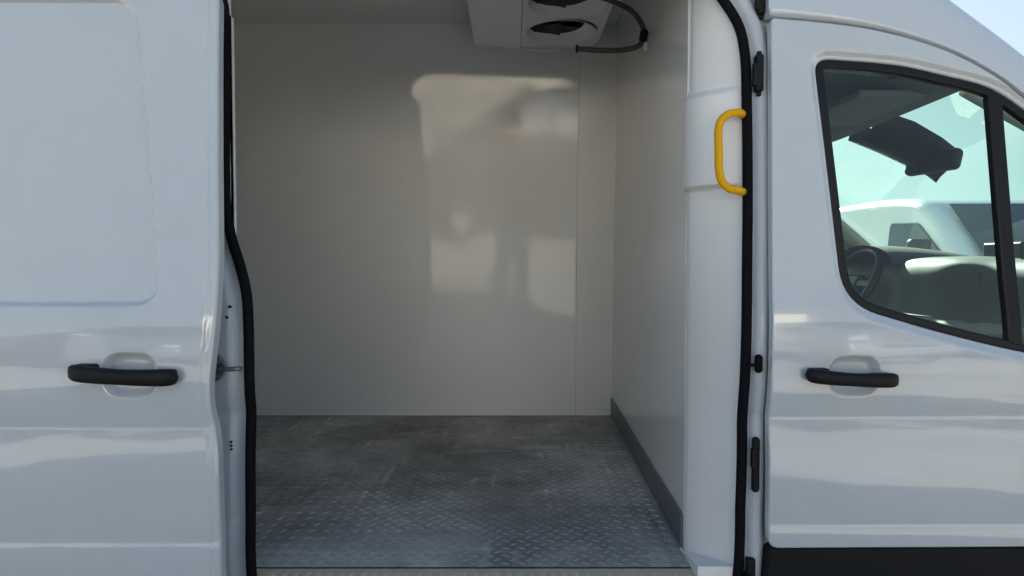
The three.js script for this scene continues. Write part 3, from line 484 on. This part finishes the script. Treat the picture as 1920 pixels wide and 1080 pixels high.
// ---------------------------------------------------------------- other parked vans
function parkedVan(label, bodyM, at, turn, group, hi = 0) {
  const t = thing('parked_van', label, 'van', at, group); t.rotation.y = turn;   // nose along +x before the turn
  const top = 2.08 + hi, W = 1.92;
  const side = curve2([[-2.5, 0.42], [-2.56, 0.9], [-2.54, 1.5], [-2.48, top - 0.18], [-2.35, top - 0.03], [-1.2, top], [0.5, top - 0.02], [1.0, top - 0.09 - hi * 0.3], [1.35, top - 0.31 - hi * 0.55], [1.75, 1.42], [1.95, 1.24], [2.30, 1.14], [2.52, 1.02], [2.60, 0.80], [2.60, 0.45], [2.45, 0.36], [0, 0.34], [-2.3, 0.36]], true, 150);
  const tum = (g) => { const p = g.attributes.position; for (let i = 0; i < p.count; i++) { const y = p.getY(i), x = p.getX(i); const k = 1 - 0.085 * Math.max(0, y - 1.2) - 0.09 * Math.pow(clamp((x - 1.4) / 1.2, 0, 1), 2); p.setZ(i, p.getZ(i) * k); } g.computeVertexNormals(); return g; };
  const g = new THREE.ExtrudeGeometry(new THREE.Shape(side.map((p) => new THREE.Vector2(...p))), { depth: W - 0.24, steps: 10, bevelEnabled: true, bevelThickness: 0.12, bevelSize: 0.10, bevelOffset: -0.10, bevelSegments: 6 });
  g.translate(0, 0, -W / 2 + 0.12); add('body', tum(g), bodyM, t);
  const glassM = phys(rgb(0.016, 0.02, 0.022), 0.06, { clearcoat: 1, clearcoatRoughness: 0.02 });
  // windscreen
  const ws = []; for (let i = 0; i <= 10; i++) { const u = i / 10, x = 1.14 + (1.86 - 1.14) * u, y = (top - 0.16 - hi * 0.40) + (1.315 - (top - 0.16 - hi * 0.40)) * u, r = []; for (let k = 0; k <= 14; k++) { const v = k / 14 * 2 - 1; r.push([x + 0.055 - 0.02 * v * v, y + 0.045, v * (W / 2 - 0.165 - 0.09 * (y - 1.3))]); } ws.push(r); }
  add('windscreen', loft(ws), glassM, t);
  for (const s of [-1, 1]) {
    const wp = roundPoly([[0.48, 1.22, 0.06], [0.50, top - 0.26 - hi * 0.4, 0.06], [1.0, top - 0.28 - hi * 0.5, 0.06], [1.42, 1.50, 0.05], [1.52, 1.22, 0.05]]);
    const sg = prism(wp, 0.03, 0.006); sg.translate(0, 0, 0.022); const p = sg.attributes.position; for (let i = 0; i < p.count; i++) p.setZ(i, s * (W / 2 * (1 - 0.085 * Math.max(0, p.getY(i) - 1.2)) + p.getZ(i) - 0.012)); sg.computeVertexNormals(); add('side_window', sg, glassM, t);
    const mr = add('door_mirror', merge([box(0.10, 0.30, 0.20, 1.42, 1.50, s * (W / 2 + 0.20), 0.04), box(0.05, 0.05, 0.16, 1.42, 1.34, s * (W / 2 + 0.06), 0.015)]), M.plastic, t);
    add('headlight', box(0.10, 0.26, 0.30, 2.47, 0.98, s * 0.66, 0.05), phys(rgb(0.55, 0.56, 0.58), 0.1, { clearcoat: 1 }), t);
    for (const x of [-1.65, 1.75]) { const ty = new THREE.TorusGeometry(0.23, 0.09, 12, 32); ty.translate(x, 0.32, s * (W / 2 - 0.12)); const w = add('wheel', ty, M.tyre, t); const d = new THREE.CylinderGeometry(0.17, 0.17, 0.13, 24); d.rotateX(Math.PI / 2); d.translate(x, 0.32, s * (W / 2 - 0.12)); add('rim', d, M.steel, w); }
  }
  add('grille', box(0.10, 0.20, 0.86, 2.545, 0.86, 0, 0.03), M.plastic, t); add('bumper', box(0.16, 0.24, 1.66, 2.53, 0.52, 0, 0.06), M.cladding, t);
  return t;
}
function parkedCar(label, bodyM, at, turn) {
  const t = thing('parked_car', label, 'car', at); t.rotation.y = turn;   // nose along +x before the turn
  const W = 1.78, glassM = phys(rgb(0.016, 0.02, 0.022), 0.35, { specularIntensity: 0.5 });
  const lower = curve2([[-2.2, 0.36], [-2.25, 0.7], [-2.18, 0.98], [-0.9, 0.97], [0.85, 0.95], [1.55, 0.88], [2.05, 0.76], [2.18, 0.58], [2.14, 0.34], [0, 0.26], [-2.0, 0.28]], true, 110);
  const cabin = curve2([[-2.12, 0.93], [-1.92, 1.14], [-1.70, 1.22], [-0.6, 1.26], [0.10, 1.235], [0.45, 1.12], [0.98, 0.93], [0, 0.90], [-1.2, 0.90]], true, 90);
  const ex = (poly, w, b) => { const g = new THREE.ExtrudeGeometry(new THREE.Shape(poly.map((p) => new THREE.Vector2(...p))), { depth: w - 2 * b, steps: 4, bevelEnabled: true, bevelThickness: b, bevelSize: b * 0.7, bevelOffset: -b * 0.7, bevelSegments: 5 }); g.translate(0, 0, -w / 2 + b); const p = g.attributes.position; for (let i = 0; i < p.count; i++) p.setZ(i, p.getZ(i) * (1 - 0.34 * Math.max(0, p.getY(i) - 0.93))); g.computeVertexNormals(); return g; };
  add('body', ex(lower, W, 0.10), bodyM, t); add('cabin', ex(cabin, W - 0.12, 0.06), bodyM, t);
  for (const s of [-1, 1]) {
    for (const w of [[[-1.88, 0.98, 0.03], [-1.72, 1.16, 0.04], [-1.08, 1.19, 0.02], [-1.08, 0.98, 0.02]], [[-1.02, 0.98, 0.02], [-1.02, 1.195, 0.02], [-0.36, 1.20, 0.02], [-0.36, 0.98, 0.02]], [[-0.30, 0.98, 0.02], [-0.30, 1.20, 0.02], [0.06, 1.19, 0.03], [0.70, 0.98, 0.02]]]) { const g = prism(roundPoly(w), 0.03, 0.005), p = g.attributes.position; for (let i = 0; i < p.count; i++) p.setZ(i, s * ((W - 0.12) / 2 * (1 - 0.34 * Math.max(0, p.getY(i) - 0.93)) + p.getZ(i) + 0.008)); g.computeVertexNormals(); add('side_window', g, glassM, t); }
    add('headlight', box(0.22, 0.12, 0.34, 2.02, 0.70, s * 0.62, 0.04), phys(rgb(0.55, 0.56, 0.58), 0.1, { clearcoat: 1 }), t);
    add('door_mirror', box(0.12, 0.13, 0.19, 0.55, 1.02, s * (W / 2 + 0.07), 0.04), bodyM, t);
    for (const x of [-1.35, 1.32]) { const ty = new THREE.TorusGeometry(0.23, 0.085, 12, 32); ty.translate(x, 0.315, s * (W / 2 - 0.09)); const w = add('wheel', ty, M.tyre, t); const d = new THREE.CylinderGeometry(0.18, 0.18, 0.14, 24); d.rotateX(Math.PI / 2); d.translate(x, 0.315, s * (W / 2 - 0.09)); add('rim', d, M.steel, w); }
  }
  return t;
}
const whiteV = phys(rgb(0.78, 0.79, 0.80), 0.35, { clearcoat: 1, clearcoatRoughness: 0.04 });
const greyV = phys(rgb(0.16, 0.17, 0.185), 0.35, { clearcoat: 1, clearcoatRoughness: 0.04, metalness: 0.3 });
const silverV = phys(rgb(0.26, 0.27, 0.28), 0.35, { clearcoat: 1, clearcoatRoughness: 0.04, metalness: 0.4 });
const darkV = phys(rgb(0.014, 0.015, 0.018), 0.45, { specularIntensity: 0.6 });
parkedVan('white van parked nose-on behind the cab, seen through its windows', whiteV, [4.85, 0, -6.0], -Math.PI / 2, undefined, 0.04);
parkedVan('white van parked further back beyond the first white van', whiteV, [5.9, 0, -13.5], -Math.PI / 2 + 0.12, undefined, 0.0);
parkedCar('low black car parked side-on across the yard from the open side door', darkV, [0.35, 0, 8.3], Math.PI);
parkedCar('low dark red car parked nose-on beside the dark grey van across the yard', phys(rgb(0.10, 0.012, 0.012), 0.3, { clearcoat: 1, clearcoatRoughness: 0.04 }), [-8.2, 0, 10.2], Math.PI / 2);
parkedCar('low grey car parked nose-on beside the silver van across the yard', phys(rgb(0.10, 0.105, 0.11), 0.3, { clearcoat: 1, clearcoatRoughness: 0.04 }), [8.4, 0, 10.2], Math.PI / 2);
parkedVan('dark grey van parked across the yard beside the low black car', greyV, [-5.4, 0, 10.6], Math.PI / 2, undefined, 0.3);
parkedVan('silver van parked across the yard beyond the low black car', silverV, [5.6, 0, 10.6], Math.PI / 2, undefined, 0);

// ---------------------------------------------------------------- low pale building across the yard, mirrored in the paint and the cargo wall
{
  const b = thing('warehouse', 'low cream warehouse with two roller doors behind the vans across the yard', 'building', [0, 0, 24]);
  const wallM = std(rgb(0.78, 0.73, 0.64), 0.9, { map: grime });
  add('wall', bspan(-11, 11, 0, 5.2, 0, 8), wallM, b); add('roof', bspan(-11.4, 11.4, 5.2, 5.5, -0.5, 8.4), std(rgb(0.25, 0.20, 0.18), 0.8), b);
  for (const i of [-1.5, 0.1]) { const d = add('roller_door', bspan(i * 7 + 1.6, i * 7 + 5.4, 0, 3.6, -0.06, -0.003), std(rgb(0.5, 0.5, 0.48), 0.6), b); for (const k of [0.6, 1.2, 1.8, 2.4, 3.0]) add('slat', bspan(i * 7 + 1.65, i * 7 + 5.35, k, k + 0.04, -0.085, -0.061), std(rgb(0.3, 0.3, 0.3), 0.6), d); }
}

// ---------------------------------------------------------------- the person taking the picture (mirrored in the glossy wall)
function mcMesh(bones, centre, half, N, k = 0.03) {
  const mc = new MarchingCubes(N, new THREE.MeshBasicMaterial(), false, false, 260000);
  const f = mc.field, h = N / 2;
  for (let z = 0; z < N; z++) for (let y = 0; y < N; y++) for (let x = 0; x < N; x++) {
    const px = centre[0] + (x - h) / h * half, py = centre[1] + (y - h) / h * half, pz = centre[2] + (z - h) / h * half; let d = 1e3;
    for (const [a, b, ra, rb, fl] of bones) {
      const bx = b[0] - a[0], by = b[1] - a[1], bz = b[2] - a[2], qx = px - a[0], qy = py - a[1], qz = (pz - a[2]); const t = clamp((qx * bx + qy * by + qz * bz) / (bx * bx + by * by + bz * bz + 1e-12), 0, 1);
      const dx = qx - bx * t, dy = qy - by * t, dz = (qz - bz * t) * (fl || 1), e = Math.sqrt(dx * dx + dy * dy + dz * dz) - (ra + (rb - ra) * t);
      const m = Math.max(k - Math.abs(d - e), 0) / k; d = Math.min(d, e) - m * m * k * 0.25;
    }
    f[x + y * N + z * N * N] = -d;
  }
  mc.isolation = 0; mc.update(); const n = mc.count;
  const P = new Float32Array(n * 3), Q = new Float32Array(n * 3);
  for (let i = 0; i < n; i++) for (let c = 0; c < 3; c++) { P[i * 3 + c] = centre[c] + mc.positionArray[i * 3 + c] * half; Q[i * 3 + c] = mc.normalArray[i * 3 + c]; }
  const g = new THREE.BufferGeometry(); g.setAttribute('position', new THREE.BufferAttribute(P, 3)); g.setAttribute('normal', new THREE.BufferAttribute(Q, 3)); g.computeVertexNormals(); return g;
}
{
  const t = thing('person', 'person in a black cap and sleeveless top holding up a phone with both hands', 'person');
  const Z = 2.12, skin = [0.46, 0.25, 0.18], shirt = [0.012, 0.012, 0.014], jeans = [0.30, 0.36, 0.44], shoe = [0.05, 0.05, 0.05];
  const bones = [[[0, 1.02, Z], [0, 1.30, Z - 0.01], 0.135, 0.15, 1.35], [[0, 1.30, Z - 0.01], [0, 1.40, Z], 0.155, 0.10, 1.3], [[-0.14, 1.41, Z], [0.14, 1.41, Z], 0.07, 0.07], [[0, 0.93, Z], [0, 1.02, Z], 0.155, 0.14, 1.3], [[0, 1.42, Z], [0, 1.56, Z - 0.02], 0.058, 0.055]];
  for (const s of [-1, 1]) bones.push([[s * 0.185, 1.40, Z], [s * 0.345, 1.16, Z - 0.09], 0.066, 0.050], [[s * 0.345, 1.16, Z - 0.09], [s * 0.088, 1.375, 1.735], 0.049, 0.030], [[s * 0.088, 1.375, 1.735], [s * 0.075, 1.395, 1.69], 0.028, 0.030], [[s * 0.095, 0.92, Z], [s * 0.115, 0.50, Z - 0.01], 0.098, 0.064], [[s * 0.115, 0.50, Z - 0.01], [s * 0.125, 0.09, Z + 0.02], 0.062, 0.045], [[s * 0.125, 0.05, Z + 0.04], [s * 0.14, 0.036, Z - 0.17], 0.048, 0.034]);
  const body = mcMesh(bones, [0, 0.80, 1.97], 0.86, 132, 0.045);
  const head = mcMesh([[[0, 1.665, Z - 0.01], [0, 1.625, Z - 0.035], 0.086, 0.076], [[0, 1.60, Z - 0.04], [0, 1.565, Z - 0.062], 0.058, 0.034], [[0, 1.64, Z - 0.108], [0, 1.612, Z - 0.128], 0.012, 0.016], [[-0.028, 1.575, Z - 0.10], [0.028, 1.575, Z - 0.10], 0.008, 0.008], [[-0.082, 1.65, Z], [-0.086, 1.61, Z], 0.014, 0.010], [[0.082, 1.65, Z], [0.086, 1.61, Z], 0.014, 0.010], [[0, 1.56, Z - 0.02], [0, 1.48, Z - 0.005], 0.05, 0.055]], [0, 1.62, Z - 0.02], 0.17, 90, 0.022);
  const hands = [-1, 1].map((s) => {
    const w = [s * 0.078, 1.395, 1.70], B = [[w, [s * 0.074, 1.405, 1.668], 0.028, 0.026], [[s * 0.080, 1.385, 1.672], [s * 0.078, 1.43, 1.668], 0.016, 0.016]];
    for (let k = 0; k < 4; k++) { const y = 1.375 + k * 0.0195, L = [0.8, 0.95, 1, 0.92][k]; const a = [s * 0.088, y, 1.668], b = [s * 0.093, y + 0.004, 1.642], c = [s * (0.093 - 0.012 * L), y + 0.004, 1.629], d = [s * (0.093 - 0.034 * L), y + 0.003, 1.630]; B.push([a, b, 0.0095, 0.009], [b, c, 0.009, 0.0082], [c, d, 0.0082, 0.007]); }
    B.push([[s * 0.070, 1.40, 1.675], [s * 0.060, 1.435, 1.662], 0.012, 0.010], [[s * 0.060, 1.435, 1.662], [s * 0.040, 1.445, 1.655], 0.010, 0.008]);
    return mcMesh(B, [s * 0.072, 1.41, 1.665], 0.085, 72, 0.008);
  });
  const g = mergeGeometries([body, head, ...hands]); const p = g.attributes.position, col = [];
  for (let i = 0; i < p.count; i++) {
    const x = Math.abs(p.getX(i)), y = p.getY(i), z = p.getZ(i); let c = skin;
    if (y < 0.085) c = shoe; else if (y < 0.96 + 0.006 * Math.sin(x * 60)) c = jeans; else if (y < 1.475 && z > Z - 0.2 && (x < 0.185 || y > 1.36) && !(z < Z - 0.12 && x > 0.17 && y < 1.26)) c = shirt;
    col.push(...c);
  }
  g.setAttribute('color', new THREE.Float32BufferAttribute(col, 3)); g.deleteAttribute('uv');
  add('body', g, std(rgb(1, 1, 1), 0.7, { vertexColors: true }), t);
  const hair = mcMesh([[[0, 1.69, Z + 0.005], [0, 1.66, Z + 0.025], 0.088, 0.09], [[-0.05, 1.72, Z - 0.05], [0.05, 1.72, Z - 0.05], 0.036, 0.036]], [0, 1.68, Z], 0.16, 60, 0.03); add('hair', hair, std(rgb(0.012, 0.010, 0.009), 0.6), t);
  const cap = mcMesh([[[0, 1.715, Z - 0.005], [0, 1.70, Z + 0.005], 0.100, 0.098], [[-0.045, 1.70, Z - 0.12], [0.045, 1.70, Z - 0.12], 0.014, 0.014], [[-0.05, 1.705, Z - 0.08], [0.05, 1.705, Z - 0.08], 0.018, 0.018]], [0, 1.72, Z - 0.03], 0.17, 60, 0.03); add('cap', cap, std(rgb(0.010, 0.010, 0.011), 0.8), t);
  for (const s of [-1, 1]) { const e = new THREE.SphereGeometry(0.0115, 14, 10); e.translate(s * 0.031, 1.648, Z - 0.098); add('eye', e, std(rgb(0.15, 0.12, 0.1), 0.2), t); }
  const ph = thing('phone', 'black phone held up in landscape by the person in the black sleeveless top', 'phone');
  add('case', bspan(-0.078, 0.078, 1.378, 1.452, 1.6335, 1.6425, 0.003), M.blackFrame, ph);
}

renderer.render(scene, camera);
